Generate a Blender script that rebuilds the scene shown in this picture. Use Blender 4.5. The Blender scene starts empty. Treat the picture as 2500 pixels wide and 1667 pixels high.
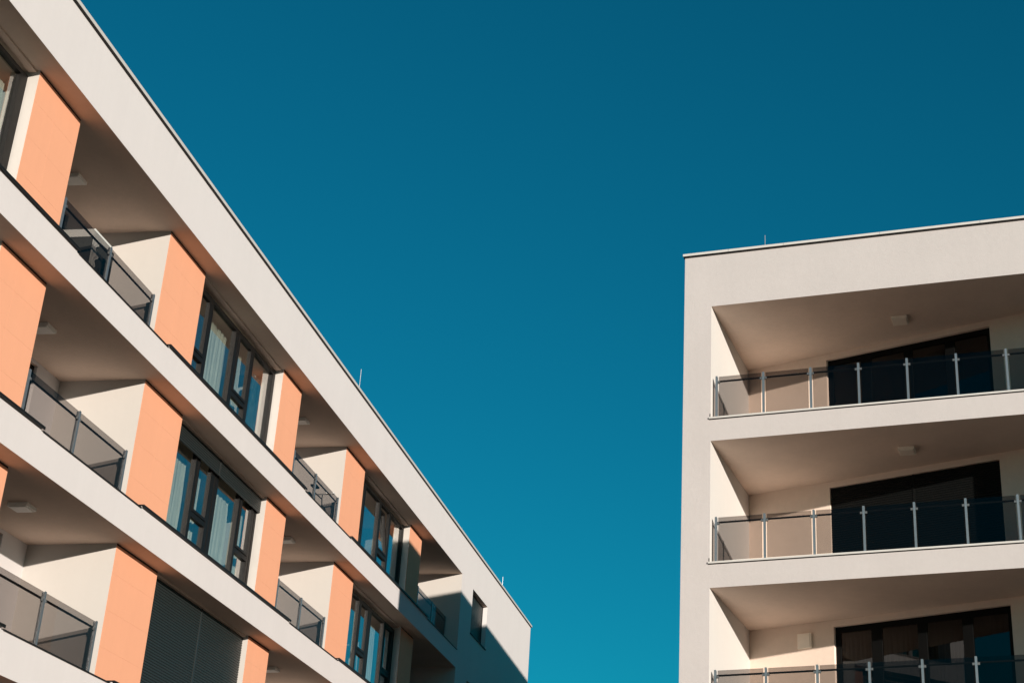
import bpy, bmesh, math, random
import numpy as np
from mathutils import Vector, Matrix
random.seed(7)
R = math.radians
scene = bpy.context.scene
COL = scene.collection

# ---------------------------------------------------------------- camera
PITCH, ROLL = R(24.703), R(0.22)
CAM = Vector((0, 0, 1.6))
cam_d = bpy.data.cameras.new('camera'); cam = bpy.data.objects.new('camera', cam_d); COL.objects.link(cam)
fw = Vector((0, math.cos(PITCH), math.sin(PITCH))); up = Vector((0, -math.sin(PITCH), math.cos(PITCH))); rt = Vector((1, 0, 0))
rx = rt * math.cos(ROLL) + up * math.sin(ROLL); ux = -rt * math.sin(ROLL) + up * math.cos(ROLL)
M = Matrix.Identity(4)
for i in range(3):
    M[i][0], M[i][1], M[i][2], M[i][3] = rx[i], ux[i], -fw[i], CAM[i]
cam.matrix_world = M
cam_d.sensor_width = 36; cam_d.lens = 3749.6 / 2500 * 36
cam_d.shift_x = (1250 - 1759.0) / 2500; cam_d.shift_y = 0
cam_d.clip_start = 0.1; cam_d.clip_end = 6000
scene.camera = cam

# ---------------------------------------------------------------- light
SUN = Vector((4.636, -7.114, 1.03)).normalized()
ELEV = math.asin(SUN.z); AZ = math.atan2(SUN.x, SUN.y)       # clockwise from +Y
sd = bpy.data.lights.new('sun', 'SUN'); sd.energy = 5.0; sd.angle = R(0.5); sd.color = (1.0, 0.91, 0.80)
so = bpy.data.objects.new('sun', sd); COL.objects.link(so)
so.rotation_euler = SUN.to_track_quat('Z', 'Y').to_euler(); so.location = (60, -90, 60)
w = bpy.data.worlds.new('World'); scene.world = w; w.use_nodes = True
nt = w.node_tree; nt.nodes.clear()
sky = nt.nodes.new('ShaderNodeTexSky'); sky.sky_type = 'NISHITA'; sky.sun_disc = False
sky.sun_elevation = ELEV; sky.sun_rotation = AZ
sky.altitude = 300; sky.air_density = 1.0; sky.dust_density = 0.3; sky.ozone_density = 3.0
mul = nt.nodes.new('ShaderNodeMix'); mul.data_type = 'RGBA'; mul.blend_type = 'MULTIPLY'; mul.inputs['Factor'].default_value = 1
mul.inputs[7].default_value = (0.04, .975, 0.95, 1)
bg = nt.nodes.new('ShaderNodeBackground'); bg.inputs['Strength'].default_value = 0.073
wo = nt.nodes.new('ShaderNodeOutputWorld')
cap = nt.nodes.new('ShaderNodeVectorMath'); cap.operation = 'MINIMUM'; cap.inputs[1].default_value = (1.2, 5.2, 6.8)
nt.links.new(sky.outputs[0], mul.inputs[6]); nt.links.new(mul.outputs[2], cap.inputs[0]); nt.links.new(cap.outputs[0], bg.inputs['Color']); nt.links.new(bg.outputs[0], wo.inputs[0])
scene.view_settings.view_transform = 'Standard'; scene.view_settings.look = 'None'
scene.view_settings.exposure = 0.57; scene.view_settings.gamma = 1.0
scene.render.engine = 'CYCLES'
cy = scene.cycles
cy.max_bounces = 14; cy.diffuse_bounces = 7; cy.glossy_bounces = 6; cy.transparent_max_bounces = 32; cy.transmission_bounces = 8
cy.sample_clamp_indirect = 6

# ---------------------------------------------------------------- materials
def new_mat(name):
    m = bpy.data.materials.new(name); m.use_nodes = True
    n = m.node_tree; return m, n, n.nodes['Principled BSDF']
def N(n, t, **k):
    x = n.nodes.new(t)
    for a, b in k.items(): setattr(x, a, b)
    return x
def stucco(name, col, var=0.05, bump=0.25, stain=0.05, scale=1.0, joints=None):
    m, n, p = new_mat(name); L = n.links.new
    tc = N(n, 'ShaderNodeTexCoord')
    def noise(s, det=4, rough=.55, vec=None):
        x = N(n, 'ShaderNodeTexNoise'); x.inputs['Scale'].default_value = s * scale
        x.inputs['Detail'].default_value = det; x.inputs['Roughness'].default_value = rough
        L(vec if vec else tc.outputs['Object'], x.inputs['Vector']); return x
    big = noise(0.9, 5); mid = noise(9, 6, .65); fine = noise(160, 2, .6)
    mp = N(n, 'ShaderNodeMapping'); mp.inputs['Scale'].default_value = (5, 5, .35); L(tc.outputs['Object'], mp.inputs['Vector'])
    st = noise(1.0, 5, .6, mp.outputs[0])
    def m_(op, a, b, c=None):
        x = N(n, 'ShaderNodeMath', operation=op)
        for i, v in enumerate((a, b, c)):
            if v is None: continue
            if isinstance(v, (int, float)): x.inputs[i].default_value = v
            else: L(v, x.inputs[i])
        return x.outputs[0]
    v = m_('MULTIPLY_ADD', big.outputs[0], var * 2, 1 - var)
    v = m_('MULTIPLY', v, m_('MULTIPLY_ADD', mid.outputs[0], var, 1 - var / 2))
    v = m_('MULTIPLY', v, m_('MULTIPLY_ADD', fine.outputs[0], var, 1 - var / 2))
    v = m_('MULTIPLY', v, m_('MULTIPLY_ADD', st.outputs[0], stain * 2, 1 - stain))
    mix = N(n, 'ShaderNodeVectorMath', operation='SCALE'); mix.inputs[0].default_value = col
    L(v, mix.inputs['Scale']); L(mix.outputs[0], p.inputs['Base Color'])
    p.inputs['Roughness'].default_value = .92; p.inputs['Specular IOR Level'].default_value = .2
    b1 = N(n, 'ShaderNodeBump'); b1.inputs['Strength'].default_value = bump; b1.inputs['Distance'].default_value = .004
    L(fine.outputs[0], b1.inputs['Height'])
    b2 = N(n, 'ShaderNodeBump'); b2.inputs['Strength'].default_value = bump * .6; b2.inputs['Distance'].default_value = .012
    L(mid.outputs[0], b2.inputs['Height']); L(b1.outputs[0], b2.inputs['Normal']); L(b2.outputs[0], p.inputs['Normal'])
    return m
def simple(name, col, rough=.5, metal=0.0, var=.08, sc=6, spec=.5):
    m, n, p = new_mat(name); L = n.links.new
    tc = N(n, 'ShaderNodeTexCoord'); x = N(n, 'ShaderNodeTexNoise'); x.inputs['Scale'].default_value = sc; x.inputs['Detail'].default_value = 5
    L(tc.outputs['Object'], x.inputs['Vector'])
    r = N(n, 'ShaderNodeMapRange'); r.inputs[3].default_value = 1 - var; r.inputs[4].default_value = 1 + var
    L(x.outputs[0], r.inputs[0])
    s = N(n, 'ShaderNodeVectorMath', operation='SCALE'); s.inputs[0].default_value = col; L(r.outputs[0], s.inputs['Scale'])
    L(s.outputs[0], p.inputs['Base Color'])
    r2 = N(n, 'ShaderNodeMapRange'); r2.inputs[3].default_value = max(0, rough - .08); r2.inputs[4].default_value = min(1, rough + .08)
    L(x.outputs[0], r2.inputs[0]); L(r2.outputs[0], p.inputs['Roughness'])
    p.inputs['Metallic'].default_value = metal; p.inputs['Specular IOR Level'].default_value = spec
    return m
def glass_mat(name, tint, ior=1.5, rough=0.0, wob=.0, refl=1.0):
    m, n, p = new_mat(name); n.nodes.remove(p); L = n.links.new
    out = n.nodes['Material Output']
    tr = N(n, 'ShaderNodeBsdfTransparent'); tr.inputs[0].default_value = (*tint, 1)
    gl = N(n, 'ShaderNodeBsdfGlossy'); gl.inputs['Roughness'].default_value = rough; gl.inputs['Color'].default_value = (1, 1, 1, 1)
    fr = N(n, 'ShaderNodeFresnel'); fr.inputs['IOR'].default_value = ior
    ge = N(n, 'ShaderNodeNewGeometry'); iv = N(n, 'ShaderNodeMath', operation='MULTIPLY_ADD'); L(ge.outputs['Backfacing'], iv.inputs[0]); iv.inputs[1].default_value = -refl; iv.inputs[2].default_value = refl
    fm = N(n, 'ShaderNodeMath', operation='MULTIPLY'); L(fr.outputs[0], fm.inputs[0]); L(iv.outputs[0], fm.inputs[1])
    mx = N(n, 'ShaderNodeMixShader')
    if wob:
        tc = N(n, 'ShaderNodeTexCoord'); x = N(n, 'ShaderNodeTexNoise'); x.inputs['Scale'].default_value = 1.6; x.inputs['Detail'].default_value = 1
        L(tc.outputs['Object'], x.inputs['Vector'])
        b = N(n, 'ShaderNodeBump'); b.inputs['Strength'].default_value = wob; b.inputs['Distance'].default_value = .02
        L(x.outputs[0], b.inputs['Height']); L(b.outputs[0], gl.inputs['Normal'])
    L(fm.outputs[0], mx.inputs[0]); L(tr.outputs[0], mx.inputs[1]); L(gl.outputs[0], mx.inputs[2]); L(mx.outputs[0], out.inputs['Surface'])
    return m
def cloth(name, col, trans=.4):
    m, n, p = new_mat(name); n.nodes.remove(p); L = n.links.new
    d = N(n, 'ShaderNodeBsdfDiffuse'); t = N(n, 'ShaderNodeBsdfTranslucent'); mx = N(n, 'ShaderNodeMixShader')
    tc = N(n, 'ShaderNodeTexCoord'); x = N(n, 'ShaderNodeTexNoise'); x.inputs['Scale'].default_value = 3; L(tc.outputs['Object'], x.inputs['Vector'])
    r = N(n, 'ShaderNodeMapRange'); r.inputs[3].default_value = .9; r.inputs[4].default_value = 1.05; L(x.outputs[0], r.inputs[0])
    s = N(n, 'ShaderNodeVectorMath', operation='SCALE'); s.inputs[0].default_value = col; L(r.outputs[0], s.inputs['Scale'])
    L(s.outputs[0], d.inputs[0]); L(s.outputs[0], t.inputs[0]); mx.inputs[0].default_value = trans
    L(d.outputs[0], mx.inputs[1]); L(t.outputs[0], mx.inputs[2]); L(mx.outputs[0], n.nodes['Material Output'].inputs['Surface'])
    return m
MAT = dict(
    white=stucco('white_render', (.540, .506, .502), var=.035, stain=.03),
    side=stucco('dimmed_recess_render', (.43, .398, .372), var=.035, stain=.02),  # white render darkened in colour to hold back the sun on recess sides
    soffit=stucco('bounce_warmed_soffit_render', (.62, .485, .400), var=.15, bump=.5, stain=.0),  # undersides tinted warm, painting in the brown of bounced light
    soffit2=stucco('bounce_warmed_loggia_render', (.72, .588, .500), var=.14, bump=.5, stain=.0),  # right block's copy, bounced warmth likewise mixed into the colour
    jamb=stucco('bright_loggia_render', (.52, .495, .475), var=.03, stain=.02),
    cream=stucco('cream_render', (.420, .387, .378), var=.07, bump=.6, stain=.025),
    orange=stucco('orange_panel', (.645, .306, .186), var=.03, bump=.05, stain=.03),
    frame=simple('dark_brown_frame', (.006, .005, .0045), .5, spec=.25),
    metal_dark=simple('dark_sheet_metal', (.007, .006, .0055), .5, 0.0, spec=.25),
    shutter=simple('shutter_slat', (.017, .020, .020), .42, spec=.35),
    alu=simple('brushed_aluminium', (.31, .325, .34), .38, .8, sc=30),
    coping=simple('pale_coping_sheet', (.50, .475, .45), .5, .1),
    cab=simple('grey_cabinet', (.055, .055, .05), .6),
    rail=simple('dark_steel_tube', (.06, .06, .058), .35, .6),
    clamp=simple('grey_clamp', (.16, .16, .16), .4, .6),
    smoke=glass_mat('smoked_glass', (.595, .575, .565), refl=.45),
    pane=glass_mat('window_glass', (.80, .83, .80), 1.52, 0, .02, refl=3.0),
    dimpane=glass_mat('dim_door_glass', (.25, .27, .27), 1.52, 0, .02, refl=1.35),
    blackframe=simple('black_door_frame', (.003, .003, .003), .6, spec=.1),
    blackshut=simple('black_shutter_slat', (.004, .0045, .0045), .55, spec=.15),
    taupe=cloth('taupe_curtain', (.55, .46, .37)),
    curtain=cloth('white_curtain', (.78, .78, .75)),
    plastic=simple('shiny_blue_foil', (.05, .10, .13), .18, .0, .3, 8, 1.0),
    lamp=simple('white_lamp_plastic', (.85, .79, .73), .5),
    lamp2=simple('beige_lamp_plastic', (.88, .79, .69), .5),
    floor_in=simple('room_floor', (.25, .17, .11), .5),
    tile=simple('balcony_floor_tile', (.20, .145, .105), .6, 0, .1, 3),
    tan=simple('ground_paving', (.10, .075, .055), .9, 0, .12, .3, .1),
    black=simple('black_rubber', (.02, .02, .02), .6),
    bikemetal=simple('bicycle_paint', (.10, .10, .11), .25, .5),
    handle=simple('pale_handle', (.7, .7, .68), .3, .5),
)

pn_ = MAT['plastic'].node_tree; nz_ = pn_.nodes.new('ShaderNodeTexNoise'); nz_.inputs['Scale'].default_value = 7; nz_.inputs['Detail'].default_value = 6; nz_.inputs['Distortion'].default_value = 2.5
bp_ = pn_.nodes.new('ShaderNodeBump'); bp_.inputs['Strength'].default_value = 1.0; bp_.inputs['Distance'].default_value = .08
tc_ = pn_.nodes.new('ShaderNodeTexCoord'); pn_.links.new(tc_.outputs['Object'], nz_.inputs['Vector']); pn_.links.new(nz_.outputs[0], bp_.inputs['Height']); pn_.links.new(bp_.outputs[0], pn_.nodes['Principled BSDF'].inputs['Normal'])

# ---------------------------------------------------------------- helpers
def link(name, me, m, parent=None):
    o = bpy.data.objects.new(name, me); COL.objects.link(o)
    if m is not None: me.materials.append(m)
    if parent is not None: o.parent = parent
    return o
def tag(o, label=None, cat=None, group=None, kind=None):
    for k, v in (('label', label), ('category', cat), ('group', group), ('kind', kind)):
        if v: o[k] = v
    return o
def empty(name, loc=(0, 0, 0), rz=0.0):
    o = bpy.data.objects.new(name, None); COL.objects.link(o); o.location = loc; o.rotation_euler = (0, 0, rz)
    o.empty_display_size = .3
    return o
class MB:
    def __init__(s): s.v = []; s.f = []
    def box(s, a, b, T=None):
        (x0, y0, z0), (x1, y1, z1) = a, b; i = len(s.v)
        P = [(x0, y0, z0), (x1, y0, z0), (x1, y1, z0), (x0, y1, z0), (x0, y0, z1), (x1, y0, z1), (x1, y1, z1), (x0, y1, z1)]
        if T: P = [tuple(T(*p)) for p in P]
        s.v += P
        s.f += [tuple(i + k for k in q) for q in ((0, 3, 2, 1), (4, 5, 6, 7), (0, 1, 5, 4), (1, 2, 6, 5), (2, 3, 7, 6), (3, 0, 4, 7))]
        return s
    def tube(s, p, q, r, n=8, T=None, caps=True):
        if T: p = T(*p); q = T(*q)
        p, q = Vector(p), Vector(q); d = (q - p).normalized()
        a = d.orthogonal().normalized(); b = d.cross(a); i = len(s.v)
        for c in (p, q):
            for k in range(n):
                t = 2 * math.pi * k / n; s.v.append(tuple(c + a * r * math.cos(t) + b * r * math.sin(t)))
        for k in range(n):
            l = (k + 1) % n; s.f.append((i + k, i + l, i + n + l, i + n + k))
        if caps: s.f += [tuple(i + k for k in range(n))[::-1], tuple(i + n + k for k in range(n))]
        return s
    def ring(s, c, ax, R0, r, n=36, m=6):
        c = Vector(c); ax = Vector(ax).normalized(); a = ax.orthogonal().normalized(); b = ax.cross(a); i = len(s.v)
        for k in range(n):
            t = 2 * math.pi * k / n; d = a * math.cos(t) + b * math.sin(t)
            for j in range(m):
                u = 2 * math.pi * j / m; s.v.append(tuple(c + d * (R0 + r * math.cos(u)) + ax * r * math.sin(u)))
        for k in range(n):
            for j in range(m):
                k2, j2 = (k + 1) % n, (j + 1) % m
                s.f.append((i + k * m + j, i + k2 * m + j, i + k2 * m + j2, i + k * m + j2))
        return s
    def build(s, name, m, parent=None, smooth=False):
        me = bpy.data.meshes.new(name); me.from_pydata(s.v, [], s.f); me.update()
        bm = bmesh.new(); bm.from_mesh(me); bmesh.ops.recalc_face_normals(bm, faces=bm.faces); bm.to_mesh(me); bm.free()
        if smooth:
            for p in me.polygons: p.use_smooth = True
        return link(name, me, m, parent)

def carve(name, ops, m, parent, under=None, side=None):
    """ops: list of (+1/-1, (u0,w0,z0), (u1,w1,z1)); the later box wins. Only the boundary faces are made."""
    ax = []
    for k in range(3):
        ax.append(np.array(sorted({round(v, 5) for o in ops for v in (o[1][k], o[2][k])})))
    nx, ny, nz = (len(a) - 1 for a in ax)
    S = np.zeros((nx + 2, ny + 2, nz + 2), bool)
    cx = [(a[:-1] + a[1:]) / 2 for a in ax]
    for s, lo, hi in ops:
        r = [np.where((c > lo[k]) & (c < hi[k]))[0] for k, c in enumerate(cx)]
        if all(len(q) for q in r):
            S[r[0][0] + 1:r[0][-1] + 2, r[1][0] + 1:r[1][-1] + 2, r[2][0] + 1:r[2][-1] + 2] = s > 0
    vid = {}; V = []; F = []
    def vert(i, j, k):
        q = (i, j, k)
        if q not in vid: vid[q] = len(V); V.append((float(ax[0][i]), float(ax[1][j]), float(ax[2][k])))
        return vid[q]
    for a in range(3):
        b, c = (a + 1) % 3, (a + 2) % 3
        for sgn in (1, -1):
            nb = np.roll(S, -sgn, axis=a)
            for cell in np.argwhere(S & ~nb):
                q = [int(t) - 1 for t in cell]
                base = list(q); base[a] = q[a] + (1 if sgn > 0 else 0)
                cs = []
                for db, dc in ((0, 0), (1, 0), (1, 1), (0, 1)):
                    t = list(base); t[b] = q[b] + db; t[c] = q[c] + dc; cs.append(vert(*t))
                F.append(tuple(cs) if sgn > 0 else tuple(cs[::-1]))
    me = bpy.data.meshes.new(name); me.from_pydata(V, [], F); me.update()
    bm = bmesh.new(); bm.from_mesh(me)
    bmesh.ops.dissolve_limit(bm, angle_limit=R(1), verts=bm.verts, edges=bm.edges)
    bm.to_mesh(me); bm.free()
    o = link(name, me, m, parent)
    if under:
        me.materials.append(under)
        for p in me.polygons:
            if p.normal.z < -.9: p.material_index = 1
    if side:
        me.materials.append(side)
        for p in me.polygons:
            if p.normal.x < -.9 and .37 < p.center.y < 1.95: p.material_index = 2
    return o

def to_world(B, p):
    return (Matrix.Translation(B.location) @ Matrix.Rotation(B.rotation_euler.z, 4, 'Z')) @ (Vector(p) * B.scale.x)
H = 1.6      # eye height: z above ground = measured z + H

# ---------------------------------------------------------------- ground
g = MB(); n_ = 24; S_ = 2500
for i in range(n_ + 1):
    for j in range(n_ + 1): g.v.append((-S_ + 2 * S_ * i / n_, -S_ + 2 * S_ * j / n_, 0))
for i in range(n_):
    for j in range(n_): a = i * (n_ + 1) + j; g.f.append((a, a + n_ + 1, a + n_ + 2, a + 1))
tag(g.build('ground', MAT['tan']), kind='structure')

# ---------------------------------------------------------------- shared builders (building-local u, w, z)
def sheet(name, u0, u1, z0, z1, wpos, folds, amp, m, parent=None, T=None, seed=0, taper=.0):
    """curtain: a pleated sheet with a little thickness"""
    rnd = random.Random(seed); nu = max(24, int(folds * 12)); nz = 14; V = []; F = []
    ph = [rnd.uniform(-.5, .5) for _ in range(int(folds) + 3)]
    am = [rnd.uniform(.35, 1.25) for _ in range(int(folds) + 3)]
    def prof(t, v=0.0):
        k = t * folds + .12 * math.sin(2.5 * v + seed); k = max(0, k); i = min(int(k), int(folds)); q = k - i
        h = q * q * (3 - 2 * q)
        return (am[i] * (1 - h) + am[i + 1] * h) * (math.sin(2 * math.pi * (k + (ph[i] * (1 - q) + ph[i + 1] * q) * .8)) + .3 * math.sin(5.3 * math.pi * k + seed))
    for side in (0, 1):
        for j in range(nz + 1):
            v = j / nz
            for i in range(nu + 1):
                t = i / nu; A = amp * (.45 + .55 * v)
                uu = u0 + (u1 - u0) * (t + taper * v * (t - .5)) + .012 * math.sin(9 * v + 17 * t)
                zz = z1 - (z1 - z0) * v - (.012 * (1 + math.cos(2 * math.pi * folds * t)) * (1 - v))
                p = (uu, wpos + A * prof(t, v) + side * .004, zz)
                V.append(tuple(T(*p)) if T else p)
    n1 = (nu + 1) * (nz + 1)
    for j in range(nz):
        for i in range(nu):
            a = j * (nu + 1) + i
            F.append((a, a + 1, a + nu + 2, a + nu + 1)); F.append((n1 + a, n1 + a + nu + 1, n1 + a + nu + 2, n1 + a + 1))
    for j in range(nz):
        for i in (0, nu):
            a = j * (nu + 1) + i; F.append((a, a + nu + 1, n1 + a + nu + 1, n1 + a))
    for i in range(nu):
        for j in (0, nz):
            a = j * (nu + 1) + i; F.append((a, a + 1, n1 + a + 1, n1 + a))
    me = bpy.data.meshes.new(name); me.from_pydata(V, [], F); me.update()
    for p in me.polygons: p.use_smooth = True
    return link(name, me, m, parent)

def window(parent, u0, u1, z0, z1, fronts, kinds, ztr, W=.56, label=None, tilt=False, T=None):
    """frame mesh with panes and sashes as children. fronts = solid members across the opening"""
    fr = MB(); D = .085
    fr.box((u0, W, z1 - .07), (u1, W + D, z1), T); fr.box((u0, W, z0), (u1, W + D, z0 + .06), T)
    for a, b in fronts:
        if b - a > .2:      # two coupled frames with a groove between
            c = (a + b) / 2
            fr.box((a, W, z0 + .06), (c - .02, W + D, z1 - .07), T); fr.box((c + .02, W, z0 + .06), (b, W + D, z1 - .07), T)
            fr.box((c - .02, W + .02, z0 + .06), (c + .02, W + D - .004, z1 - .07), T)
        else: fr.box((a, W, z0 + .06), (b, W + D, z1 - .07), T)
    panes = []; sashes = []
    for (a0, a), (b, b1), k in zip(fronts[:-1], fronts[1:], kinds):
        if k == 'n':
            fr.box((a, W + .003, ztr - .05), (b, W + D - .003, ztr + .05), T)
            panes.append((a, b, z0 + .06, ztr - .05))
            sashes.append((a + .006, b - .006, ztr + .056, z1 - .076))
        else: panes.append((a, b, z0 + .06, z1 - .07))
    fo = fr.build('window', MAT['frame'], parent)
    if label: tag(fo, label)
    for a, b, c, d in panes:
        MB().box((a, W + .055, c), (b, W + .063, d), T).build('pane', MAT['pane'], fo)
    for a, b, c, d in sashes:
        ang = R(7) if tilt else 0
        def TT(x, y, z, c=c, ang=ang):
            dy, dz = y - (W + .02), z - c
            y2 = W + .02 + dy * math.cos(ang) + dz * math.sin(ang); z2 = c + dz * math.cos(ang) - dy * math.sin(ang)
            return T(x, y2, z2) if T else (x, y2, z2)
        e = .055; s = MB()
        s.box((a, W - .012, c), (a + e, W + .06, d), TT); s.box((b - e, W - .012, c), (b, W + .06, d), TT)
        s.box((a + e, W - .012, c), (b - e, W + .06, c + e), TT); s.box((a + e, W - .012, d - e), (b - e, W + .06, d), TT)
        s.build('sash', MAT['frame'], fo)
        MB().box((a + e, W + .030, c + e), (b - e, W + .038, d - e), TT).build('pane', MAT['pane'], fo)
        hz = (c + d) / 2 - .1
        MB().box((a + .015, W + .06, hz), (a + .035, W + .10, hz + .02), TT).box((a + .012, W + .095, hz - .10), (a + .036, W + .11, hz + .02), TT).build('handle', MAT['handle'], fo)
    return fo

def shutter(parent, u0, u1, z0, z1, W=.50, seams=(), T=None, label=None, pitch=.05, m='shutter'):
    s = MB(); edges = [u0] + [x for x in seams] + [u1]
    n = max(1, int(round((z1 - z0) / pitch))); h = (z1 - z0) / n
    for a, b in zip(edges[:-1], edges[1:]):
        a2, b2 = a + (.02 if a != u0 else 0), b - (.02 if b != u1 else 0)
        prof = []
        for k in range(n):
            zt = z1 - k * h
            prof += [(W + .016, zt), (W + .004, zt - h * .12), (W, zt - h * .45), (W + .003, zt - h * .8), (W + .016, zt - h * .97)]
        prof.append((W + .016, z0)); i = len(s.v)
        for ww, zz in prof:
            for uu in (a2, b2): s.v.append(tuple(T(uu, ww, zz)) if T else (uu, ww, zz))
        for k in range(len(prof) - 1): s.f.append((i + 2 * k, i + 2 * k + 1, i + 2 * k + 3, i + 2 * k + 2))
        s.box((a2, W + .018, z0), (b2, W + .03, z1), T)
    for x in seams: s.box((x - .025, W - .006, z0), (x + .025, W + .035, z1), T)
    o = s.build('roller_shutter', MAT[m], parent)
    if label: tag(o, label)
    return o

def railing(parent, posts, w0, ztop, zbot, T=None, pw=.045, gap=.04, ends=(None, None), both=False, label=None):
    """handrail tube = the part; posts, glass panels and clamps are its sub-parts"""
    rz = ztop - .10; hr = MB()
    a, b = posts[0], posts[-1]
    hr.tube((a, w0 + .055, rz), (b, w0 + .055, rz), .019, 10, T)
    for p in posts: hr.box((p - .008, w0 + .02, rz - .012), (p + .008, w0 + .05, rz + .012), T)
    ro = hr.build('railing', MAT['rail'], parent)
    if label: tag(ro, label)
    for p in posts:
        MB().box((p - pw / 2, w0 - .008, zbot), (p + pw / 2, w0 - .001, ztop), T).box((p - pw * .22, w0 + .0, zbot), (p + pw * .22, w0 + .034, ztop - .004), T).box((p - pw / 2, w0 + .035, zbot), (p + pw / 2, w0 + .041, ztop - .01), T).build('post', MAT['alu'], ro)
    for k, (p, q) in enumerate(zip(posts[:-1], posts[1:])):
        MB().box((p + gap, w0 + .005, zbot + .05), (q - gap, w0 + .014, ztop - .012), T).build('glass_panel', MAT['smoke'], ro)
    for k, p in enumerate(posts):
        for zz in (rz - .035,):
            if k > 0: MB().box((p - .068, w0 - .010, zz - .022), (p - .025, w0 + .03, zz + .022), T).build('clamp', MAT['clamp'], ro)
            if k < len(posts) - 1: MB().box((p + .025, w0 - .010, zz - .022), (p + .068, w0 + .03, zz + .022), T).build('clamp', MAT['clamp'], ro)
    return ro

def ceiling_lamp(name, B, u, w_, z, su, sw, label, cat, group):
    lm = MAT['lamp'] if B is BL else MAT['lamp2']
    o = empty(name, (0, 0, 0)); o.parent = None
    o.location = to_world(B, (u, w_, z)); o.scale = B.scale; o.rotation_euler = (0, 0, B.rotation_euler.z)
    tag(o, label, cat, group)
    b = MB(); b.box((-su / 2, -sw / 2, -.060), (su / 2, sw / 2, 0)); bo = b.build('lamp_housing', lm, o)
    MB().box((-su / 2 + .025, -sw / 2 + .025, -.074), (su / 2 - .025, sw / 2 - .025, -.060)).build('diffuser', lm, o)
    return o



# ---------------------------------------------------------------- LEFT BUILDING
AL = R(4.0752); dL = 11.56
LD = Vector((-math.cos(AL), math.sin(AL), 0))
BL = empty('apartment_building', LD * dL, math.pi / 2 - AL)
tag(BL, 'long white apartment block with orange wall panels and smoked glass balconies, at the left', 'building')
SOF = [13.717, 10.732, 7.719, 4.712, 1.705]; TOP = [11.275, 8.286, 5.305, 2.30]
U0, UE, UR = 14.9, 58.5, 46.9
LOG = [(20.48, 24.24), (31.88, 35.47), (43.15, UR)]
PAN = [(19.09, 20.48), (24.24, 25.94), (30.63, 31.88), (35.47, 37.11), (41.81, 43.15)]
WIN = [(15.5, 19.09), (25.94, 30.63), (37.11, 41.81)]
DOR = [(21.2, 23.42), (32.6, 34.75), (44.0, 46.2)]
ops = [(1, (U0, 0, -H), (UE, 14, 14.915))]
for k in range(4):
    s, t = SOF[k], TOP[k]
    ops.append((-1, (U0 + .6, 0, t), (UR, .38, s)))
    for a, b in LOG: ops.append((-1, (a, .38, t), (b, 1.94, s)))
    for (a, b) in WIN:
        ops.append((-1, (a, .38, t), (b, .70, s)))
        ops.append((-1, (a - .18, .70, t + .02), (b + .16, 5.2, s - .06)))
    for (a, b) in DOR:
        ops.append((-1, (a, 1.94, t), (b, 2.10, s - .07)))
        ops.append((-1, (a - .5, 2.10, t + .02), (b + .5, 5.2, s - .06)))
    # raised kerb under panels and windows
    for a, b in ((U0 + .6, 20.50), (24.12, 31.83), (35.40, 43.07)):
        ops.append((1, (a, 0, t), (b, .36, t + .045)))
    ops.append((-1, (48.5, 0, s - 1.53), (50.78, .22, s - .05)))
wall = carve('wall', [(s, (a[0], a[1], a[2] + H), (b[0], b[1], b[2] + H)) for s, a, b in ops], MAT['white'], BL, MAT['soffit'], MAT['side'])

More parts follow.
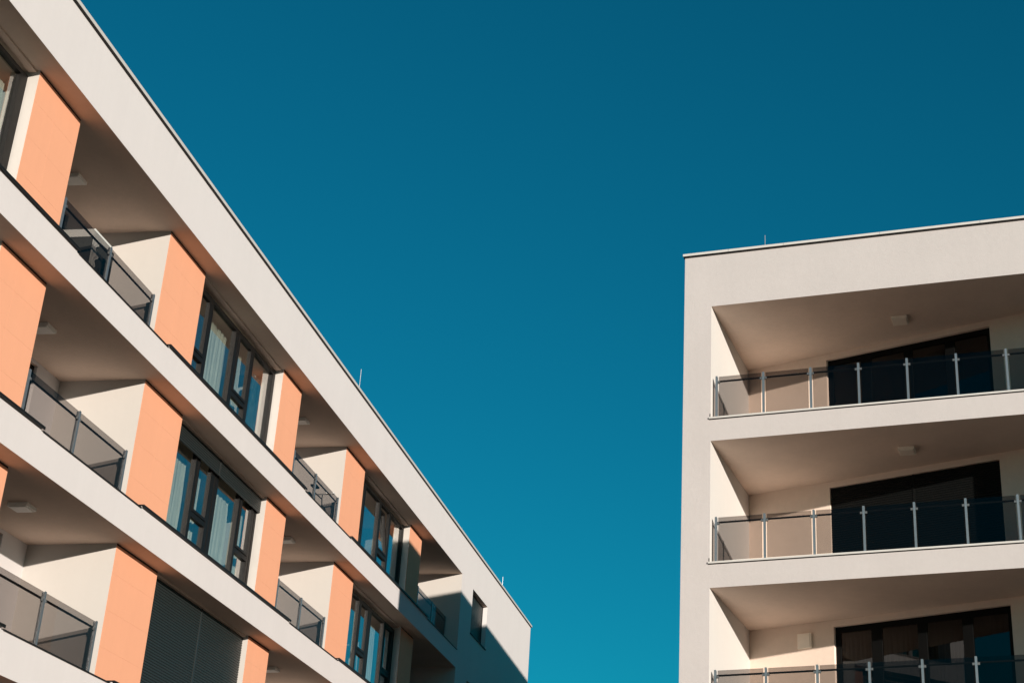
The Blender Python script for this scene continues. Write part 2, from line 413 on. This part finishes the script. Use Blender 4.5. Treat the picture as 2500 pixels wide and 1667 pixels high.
def Lz(z): return z + H
cp = MB(); u = U0 - .05
while u < UE + .05:
    e = min(u + 3.0, UE + .05); cp.box((u, -.05, Lz(14.917)), (e - .004, 14.05, Lz(14.985))); u = e
cp.build('roof_coping', MAT['coping'], BL)
MB().box((U0 + .01, -.040, Lz(14.906)), (UE + .04, -.002, Lz(14.9155))).build('coping_shadow_strip', MAT['metal_dark'], BL)  # dark strip standing in for the shade under the coping
for k in range(4):
    s, t = Lz(SOF[k]), Lz(TOP[k])
    for a, b in PAN:
        pn = MB(); ds = (b - a); split = a + ds * (.47 if (k + int(a)) % 2 else .40)
        zz = [t + .045, t + .045 + .62, t + .045 + 1.24, t + .045 + 1.86, s - .032]
        for i in range(4):
            pn.box((a - .002, .3748, zz[i] + (.0012 if i else 0)), (split - .001, .3765, zz[i + 1])); pn.box((split + .001, .3748, zz[i] + (.0012 if i else 0)), (b + .002, .3765, zz[i + 1]))
        pn.box((a - .001, .3768, zz[0]), (b + .001, .3796, zz[4]))
        MB().box((a + .001, .3755, zz[4] + .001), (b - .001, .3796, s - .0005)).build('panel_shadow_strip', MAT['metal_dark'], BL)  # dark strip painting the soffit's shadow line above the panel
        pn.build('orange_panel', MAT['orange'], BL)
    for a, b in ((U0 + .6, 20.53), (24.10, 31.85), (35.38, 43.09)):
        sl = MB(); sl.box((a, -.045, t + .047), (b, .366, t + .068)); sl.box((a, -.045, t + .022), (b, -.033, t + .047))
        sl.box((a, -.030, t + .0461), (b, -.002, t + .0469))
        sl.build('window_sill', MAT['metal_dark'], BL)
    for a, b in ((20.54, 24.09), (31.86, 35.37), (43.10, UR - .01)):
        MB().box((a, -.022, t + .003), (b, .298, t + .014)).box((a, -.022, t - .005), (b, -.014, t + .003)).build('balcony_edge_strip', MAT['metal_dark'], BL)
    for a, b in LOG: MB().box((a + .004, .30, t + .002), (b - .004, 1.936, t + .012)).build('balcony_floor', MAT['tile'], BL)
    for a, b in WIN:
        MB().box((a + .01, .43, s - .035), (b - .01, .555, s)).build('window_head_trim', MAT['soffit'], BL)
    # side window on the solid end, with a shutter
    zt = s - .05; zb = s - 1.53
    wf = MB(); wf.box((48.5, .15, zb), (48.56, .215, zt)); wf.box((50.72, .15, zb), (50.78, .215, zt)); wf.box((48.56, .15, zb), (50.72, .215, zb + .06)); wf.box((48.56, .15, zt - .05), (50.72, .215, zt))
    wo_ = wf.build('window', MAT['frame'], BL); tag(wo_, 'single window with its shutter down in the plain end wall')
    sh = MB()
    shutter(wo_, 48.56, 50.72, zb + .06, zt - .05, W=.16)
    MB().box((48.46, -.04, zb + .001), (50.82, .15, zb + .022)).build('window_sill', MAT['metal_dark'], BL)

# windows: type A (narrow first) and type B (wide first)
def offs(l, d): return [(a + d, b + d) for a, b in l]
A1 = [(25.94, 26.03), (26.80, 26.96), (28.22, 28.40), (29.16, 29.32), (30.50, 30.63)]
A2 = [(37.11, 37.20), (37.80, 37.96), (39.27, 39.46), (40.29, 40.45), (41.70, 41.81)]
A0 = [(15.50, 15.6), (16.68, 16.86), (17.4, 17.56), (18.90, 19.09)]
B1 = [(25.94, 26.05), (27.25, 27.37), (28.06, 28.43), (29.60, 29.71), (30.40, 30.63)]
B2 = [(37.11, 37.20), (38.38, 38.49), (39.20, 39.53), (40.73, 40.85), (41.60, 41.81)]
B0 = [(15.5, 15.83), (16.52, 16.89), (18.06, 18.17), (18.86, 19.09)]
for k, rows in enumerate(((A0, A1, A2), (B0, B1, B2), (B0, B1, B2), (B0, A1, A2))):
    t, s = TOP[k] + H + .068, SOF[k] + H
    for j, fr in enumerate(rows):
        typeA = fr in (A0, A1, A2)
        kinds = ['n', 'w', 'n', 'w'] if typeA else ['w', 'n', 'w', 'n']
        if j == 0: kinds = kinds[1:]
        a, b = WIN[j]
        fr = [(max(x, a), min(y, b)) for x, y in fr]
        lab = None
        if k == 0 and j == 2: lab = 'window with its narrow sashes tilted open'
        window(BL, a, b, t, s - .10, fr, kinds, TOP[k] + H + (.955 if typeA else 1.0), label=lab, tilt=(k == 0 and j == 2))
        if k == 1 and j == 1: shutter(BL, a + .01, b - .01, s - .37, s - .036, W=.485, seams=(28.25,), label='roller shutter raised, only its lower slats showing')
        elif k == 2: shutter(BL, a + .01, b - .01, t + .01, s - .036, W=.485, seams=((a + b) / 2 + .10,), label='dark roller shutter pulled fully down')
# balcony doors
for k in range(4):
    t, s = TOP[k] + H, SOF[k] + H
    for a, b in DOR:
        f = MB(); W = 2.0; z1 = s - .07; c = (a + b) / 2
        for x0, x1 in ((a, a + .09), (c - .07, c + .07), (b - .09, b)): f.box((x0, W, t + .02), (x1, W + .08, z1 - .08))
        f.box((a, W, z1 - .08), (b, W + .08, z1)); f.box((a, W, t), (b, W + .08, t + .02))
        d = f.build('balcony_door', MAT['frame'], BL)
        MB().box((a + .09, W + .04, t + .02), (c - .07, W + .05, z1 - .08)).build('pane', MAT['pane'], d)
        MB().box((c + .07, W + .04, t + .02), (b - .09, W + .05, z1 - .08)).build('pane', MAT['pane'], d)
# railings
for k in range(4):
    t = TOP[k] + H
    for ps in ((20.535, 22.22, 24.01), (31.94, 33.52, 35.25), (43.22, 44.97, 46.70)):
        railing(BL, ps, .38, t + 1.02, t, pw=.055, gap=.035)

# ---------------------------------------------------------------- RIGHT BUILDING
BA = R(-14.0193); KR = 27.5 / 27.8
RDv = Vector((-math.sin(BA), math.cos(BA), 0))
BR = empty('apartment_building', RDv * 27.5 + Vector((0, 0, H * (1 - KR))), BA)
BR.scale = (KR,) * 3
tag(BR, 'cream apartment block with deep stacked loggias and aluminium glass railings, at the right', 'building')
RS = [14.003, 11.017, 8.012, 5.012]; RT = [11.50, 8.502, 5.502, 2.50]; JL, JR = -7.14, 0.2
MW = -.255; AW = math.atan(MW)
def TR(x, y, z):      # frame of the slanting loggia back wall: x along it, y into the building
    return (JL + x * math.cos(AW) - y * math.sin(AW), 3.43 + x * math.sin(AW) + y * math.cos(AW), z)
ops = [(1, (-7.72, 0, -H - .1), (16, 18, 15.20))]
for k in range(4):
    ops.append((-1, (JL, 0, RT[k]), (JR, 8, RS[k])))
    ops.append((-1, (1.4, 0, RT[k]), (8.7, 3.2, RS[k])))
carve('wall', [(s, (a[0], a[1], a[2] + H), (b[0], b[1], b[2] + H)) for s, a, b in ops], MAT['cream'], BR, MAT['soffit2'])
cp = MB(); seam = MB(); us = [-7.755, -6.77, -5.588, -3.567, -1.514, .5, 2.5, 4.5, 6.5, 8.5, 10.5, 12.5, 14.5, 16.05]
for i, (a, b) in enumerate(zip(us[:-1], us[1:])):
    cp.box((a + (.003 if i else 0), -.05, 15.222 + H), (b - .003, 18.05, 15.276 + H))
cp.build('roof_coping', MAT['coping'], BR)
MB().box((-7.745, -.042, 15.199 + H), (16.04, -.002, 15.2205 + H)).box((-7.745, -.001, 15.199 + H), (-7.722, 18.04, 15.2205 + H)).build('coping_shadow_strip', MAT['metal_dark'], BR)  # dark strips imitate the shade below this coping too
MB().box((-7.719, .001, 15.201 + H), (16, 18, 15.2215 + H)).build('roof_edge', MAT['cream'], BR)
LT = (JR - JL) / math.cos(AW)
for k in range(4):
    s, t = RS[k] + H, RT[k] + H
    d0, d1 = 1.88 / math.cos(AW), 5.54 / math.cos(AW); zt = s - .135
    bw = MB()
    bw.box((-.15, 0, t - .03), (d0, .16, s + .03), TR); bw.box((d1, 0, t - .03), (LT + .2, .16, s + .03), TR); bw.box((d0, 0, zt), (d1, .16, s + .03), TR)
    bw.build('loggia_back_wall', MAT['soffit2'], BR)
    L_ = d1 - d0
    e = [0, .03, .21, .27, .475, .525, .725, .78, .975, 1.0]
    fr = [(d0, d0 + .03 * L_)] + [(d0 + e[i] * L_, d0 + e[i + 1] * L_) for i in (2, 4, 6, 8)]
    def TD(x, y, z): return TR(x, y + .09, z)
    f = MB()
    for a, b in fr: f.box((a, 0, t + .05), (b, .07, zt - .12), TD)
    f.box((d0, 0, zt - .12), (d1, .07, zt), TD); f.box((d0, 0, t), (d1, .07, t + .05), TD)
    d = f.build('balcony_door', MAT['blackframe'], BR)
    for (a0, a), (b, b1) in zip(fr[:-1], fr[1:]):
        MB().box((a, .035, t + .05), (b, .043, zt - .12), TD).build('pane', MAT['dimpane'], d)
    if k == 1: shutter(BR, d0 + .01, d1 - .01, t + .02, zt - .005, W=.035, seams=((d0 + d1) / 2,), T=TR, m='blackshut', label='dark roller shutter pulled down over the balcony door')
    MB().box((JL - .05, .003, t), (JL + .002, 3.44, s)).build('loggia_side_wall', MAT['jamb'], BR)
    MB().box((JL + .004, .122, t + .002), (JR - .004, 3.6, t + .014)).build('balcony_floor', MAT['tile'], BR)
    # slab lip
    MB().box((JL - .03, -.032, t - .014), (JR + .03, .12, t + .022)).build('balcony_edge_strip', MAT['coping'], BR)
    MB().box((JL - .028, -.010, t - .030), (JR + .028, -.001, t - .014)).build('drip_edge', MAT['metal_dark'], BR)
    MB().box((JL - .012, -.012, t + .022), (JL - .004, .05, t + .10)).build('flashing', MAT['metal_dark'], BR)
    railing(BR, [-7.045 + .9715 * i for i in range(8)], .10, t + .955, t + .022, pw=.043, gap=.046)

# ---------------------------------------------------------------- lamps
for nm, u, w_, k, lab in (
    ('ceiling_lamp', 22.25, 1.31, 0, 'square ceiling lamp under the top soffit of the left block, beside the uppermost orange panel'),
    ('ceiling_lamp', 22.00, 1.17, 1, 'square ceiling lamp over the middle near balcony of the left block'),
    ('ceiling_lamp', 22.20, 1.02, 2, 'square ceiling lamp over the lowest near balcony, at the left edge of the photo'),
    ('ceiling_lamp', 33.62, .95, 0, 'corner of a ceiling lamp behind the second orange panel of the top storey'),
    ('ceiling_lamp', 33.60, .93, 1, 'corner of a ceiling lamp peeking past the narrow orange panel of the middle storey'),
    ('ceiling_lamp', 33.58, .92, 2, 'corner of a ceiling lamp at the bottom edge, past the lowest narrow orange panel')):
    ceiling_lamp(nm, BL, u, w_, SOF[k] + H, .32, .32, lab, 'lamp', 'square ceiling lamps of the left block')
ceiling_lamp('ceiling_lamp', BR, -3.42, 1.52, RS[0] + H, .33, .36, 'square ceiling lamp of the top loggia of the right block', 'lamp', 'square ceiling lamps of the right block')
ceiling_lamp('ceiling_lamp', BR, -3.39, 1.38, RS[1] + H, .33, .36, 'square ceiling lamp of the middle loggia of the right block', 'lamp', 'square ceiling lamps of the right block')
wl = ceiling_lamp('wall_lamp', BR, 0, 0, 0, .31, .31, 'square white wall lamp beside the lowest balcony door of the right block', 'lamp', None)
ctr = TR(1.295, 0, 7.645 + H)
wl.location = to_world(BR, ctr); wl.rotation_euler = (R(-90), 0, BA + AW)
# ---------------------------------------------------------------- lightning rods
def rod(B, u, w_, z0, z1, lab):
    o = empty('lightning_rod', to_world(B, (u, w_, z0)), B.rotation_euler.z); o.scale = B.scale; tag(o, lab, 'lightning rod', 'thin lightning rods on the roof edges')
    MB().tube((0, 0, .05), (0, 0, z1 - z0), .0075, 8).build('rod', MAT['alu'], o)
    MB().box((-.05, -.05, 0), (.05, .05, .05)).build('base', MAT['clamp'], o)
rod(BL, 35.68, .3, 14.985 + H, 15.93 + H, 'tall thin lightning rod halfway along the roof edge of the left block')
rod(BL, 54.27, .3, 14.985 + H, 15.735 + H, 'thin lightning rod near the far end of the left roof')
rod(BR, -6.05, .3, 15.276 + H, 15.70 + H, 'thin lightning rod on the roof edge of the right block')
# ---------------------------------------------------------------- curtains
def curtain(B, u0, u1, k, top, wpos, folds, amp, lab, mat='curtain', T=None, seed=0, cat='curtain', soff=SOF, tops=TOP, taper=0.0):
    o0 = to_world(B, (u0, wpos, 0)); rz = B.rotation_euler.z
    z0 = tops[k] + H + .05; z1 = top + H
    if T is None: o = sheet('curtain', 0, u1 - u0, 0, z1 - z0, 0, folds, amp, MAT[mat], seed=seed, taper=taper); o.location = (o0.x, o0.y, z0)
    else:
        o = sheet('curtain', 0, u1 - u0, 0, z1 - z0, 0, folds, amp, MAT[mat], seed=seed, taper=taper)
        p = to_world(B, T(u0, wpos, z0)); o.location = p; rz += AW
    o.rotation_euler = (0, 0, rz); o.scale = B.scale; tag(o, lab, cat, 'curtains behind the windows'); return o
curtain(BL, 27.60, 28.48, 0, 13.51, .86, 5, .035, 'white pleated curtain in the wide pane of the top near window', seed=1)
curtain(BL, 28.98, 29.36, 0, 13.47, .86, 2, .03, 'narrow strip of white curtain behind the tall narrow sash of the top near window', seed=2)
curtain(BL, 30.06, 30.62, 0, 13.42, .86, 3, .07, 'shiny crumpled blue foil sheet hanging in the last pane of the top near window', mat='plastic', seed=3, cat='foil sheet')
curtain(BL, 26.60, 27.50, 1, 10.52, .86, 6, .035, 'white curtain in the first wide pane of the middle window under the half shutter', seed=4)
curtain(BL, 28.05, 28.26, 1, 10.52, .86, 2, .03, 'slim white curtain in the first narrow sash of the middle window', seed=5)
curtain(BL, 29.12, 29.76, 1, 10.52, .86, 4, .035, 'white curtain in the second wide pane of the middle window', seed=6)
curtain(BL, 30.45, 30.90, 1, 10.52, .86, 3, .035, 'pale curtain in the last narrow sash of the middle window', seed=7)
curtain(BL, 38.86, 39.16, 1, 10.47, .86, 2, .03, 'white curtain beside the far orange panel, middle storey, first pane', seed=8)
curtain(BL, 39.75, 39.95, 1, 10.47, .86, 1.5, .03, 'sliver of curtain in the narrow sash of the middle storey far window', seed=9)
curtain(BL, 40.52, 40.95, 1, 10.47, .86, 3, .035, 'white curtain in the shaded wide pane of the middle storey far window', seed=10)
curtain(BL, 41.75, 42.25, 0, 13.55, .86, 3, .03, 'cream curtain at the end of the top storey far window, half in shadow', seed=11)
curtain(BL, 18.35, 19.0, 0, 13.45, .86, 3, .03, 'cream curtain behind the window at the upper left corner of the photo', seed=12)
for i, (a, b) in enumerate(((2.05, 2.72), (2.95, 3.76), (3.9, 4.7), (4.82, 5.6))):
    curtain(BR, a, b, 2, 7.80, .26, 7, .03, 'dim full length curtain behind the ' + ['leftmost', 'second', 'third', 'rightmost'][i] + ' leaf of the lowest right balcony door', T=TR, seed=20 + i, tops=RT, mat='taupe')

# ---------------------------------------------------------------- cabinet with sheet (top near balcony)
t = TOP[0] + H
rk = empty('storage_cabinet', to_world(BL, (22.0, .62, t + .014)), BL.rotation_euler.z); tag(rk, 'dark grey storage cabinet behind the smoked glass of the top near balcony', 'cabinet')
hh = 1.235
MB().box((.012, .03, .05), (.82, .62, hh - .014)).box((.05, .06, 0), (.78, .58, .05)).build('cabinet_body', MAT['cab'], rk)
for x0, x1, hx in ((.02, .413, .36), (.419, .812, .45)):
    d = MB().box((x0, .012, .06), (x1, .0298, hh - .03)).build('cabinet_door', MAT['cab'], rk)
    MB().box((hx, -.002, .55), (hx + .02, .0118, .70)).build('handle', MAT['rail'], d)
rnd = random.Random(3); V = []; F = []
nz = 26
for side in (0, 1):
    for j in range(nz + 1):
        v = j / nz; z = hh + .016 - v * .98
        wid = .66 if v < .15 else .20 + .035 * math.sin(17 * v) + .05 * math.sin(31 * v + 1)
        for i in range(9):
            x = -.015 + wid * i / 8; V.append((x, -.020 - .012 * math.sin(i * 1.6) * v + side * .005, z))
n1 = 9 * (nz + 1)
for j in range(nz):
    for i in range(8):
        a = j * 9 + i; F.append((a, a + 1, a + 10, a + 9)); F.append((n1 + a, n1 + a + 9, n1 + a + 10, n1 + a + 1))
    for i in (0, 8): a = j * 9 + i; F.append((a, a + 9, n1 + a + 9, n1 + a))
sh = MB(); sh.v = V; sh.f = F
sh.box((-.008, -.012, hh - .13), (-.002, .60, hh + .008)); sh.box((-.008, -.012, hh + .0085), (.66, .60, hh + .0135))
so_ = sh.build('sheet', MAT['curtain']); so_.location = rk.location; so_.rotation_euler = rk.rotation_euler
tag(so_, 'white sheet hanging over the corner of the cabinet on the top near balcony', 'sheet')

# ---------------------------------------------------------------- bicycle (second top balcony)
bk = empty('bicycle', to_world(BL, (33.85, .60, t)), BL.rotation_euler.z); tag(bk, 'dark bicycle leaning behind the railing glass of the second top balcony', 'bicycle')
WR = .34
for x in (0, 1.02):
    tyre = MB().ring((x, 0, WR), (0, 1, 0), WR - .018, .018).build('wheel', MAT['black'], bk, True)
    rm = MB().ring((x, 0, WR), (0, 1, 0), WR - .045, .009)
    rm.tube((x, -.03, WR), (x, .03, WR), .02)
    for i in range(14):
        a_ = 2 * math.pi * i / 14; rm.tube((x, .02 * (-1) ** i, WR), (x + (WR - .045) * math.cos(a_), 0, WR + (WR - .045) * math.sin(a_)), .0022, 4)
    rm.build('rim', MAT['clamp'], tyre)
f = MB(); bb = (.43, 0, .29); st = (.30, 0, .78); hd = (.86, 0, .80); hb = (.90, 0, .66)
for p, q in ((bb, st), (st, hd), (bb, hb), (hd, hb), ((0, .05, WR), bb), ((0, -.05, WR), bb), ((0, .04, WR), st), ((0, -.04, WR), st)): f.tube(p, q, .015)
f.build('frame', MAT['bikemetal'], bk)
MB().tube(hb, (1.02, .05, WR), .012).tube(hb, (1.02, -.05, WR), .012).tube(hd, (.86, 0, .90), .012).build('fork', MAT['bikemetal'], bk)
MB().tube((.88, -.28, .93), (.88, .28, .93), .013).tube((.86, 0, .88), (.88, 0, .93), .013).tube((.88, -.28, .93), (.78, -.30, .93), .016).tube((.88, .28, .93), (.78, .30, .93), .016).build('handlebar', MAT['handle'], bk)
MB().tube(st, (.27, 0, .90), .012).box((.15, -.07, .90), (.40, .07, .94)).build('saddle', MAT['black'], bk)
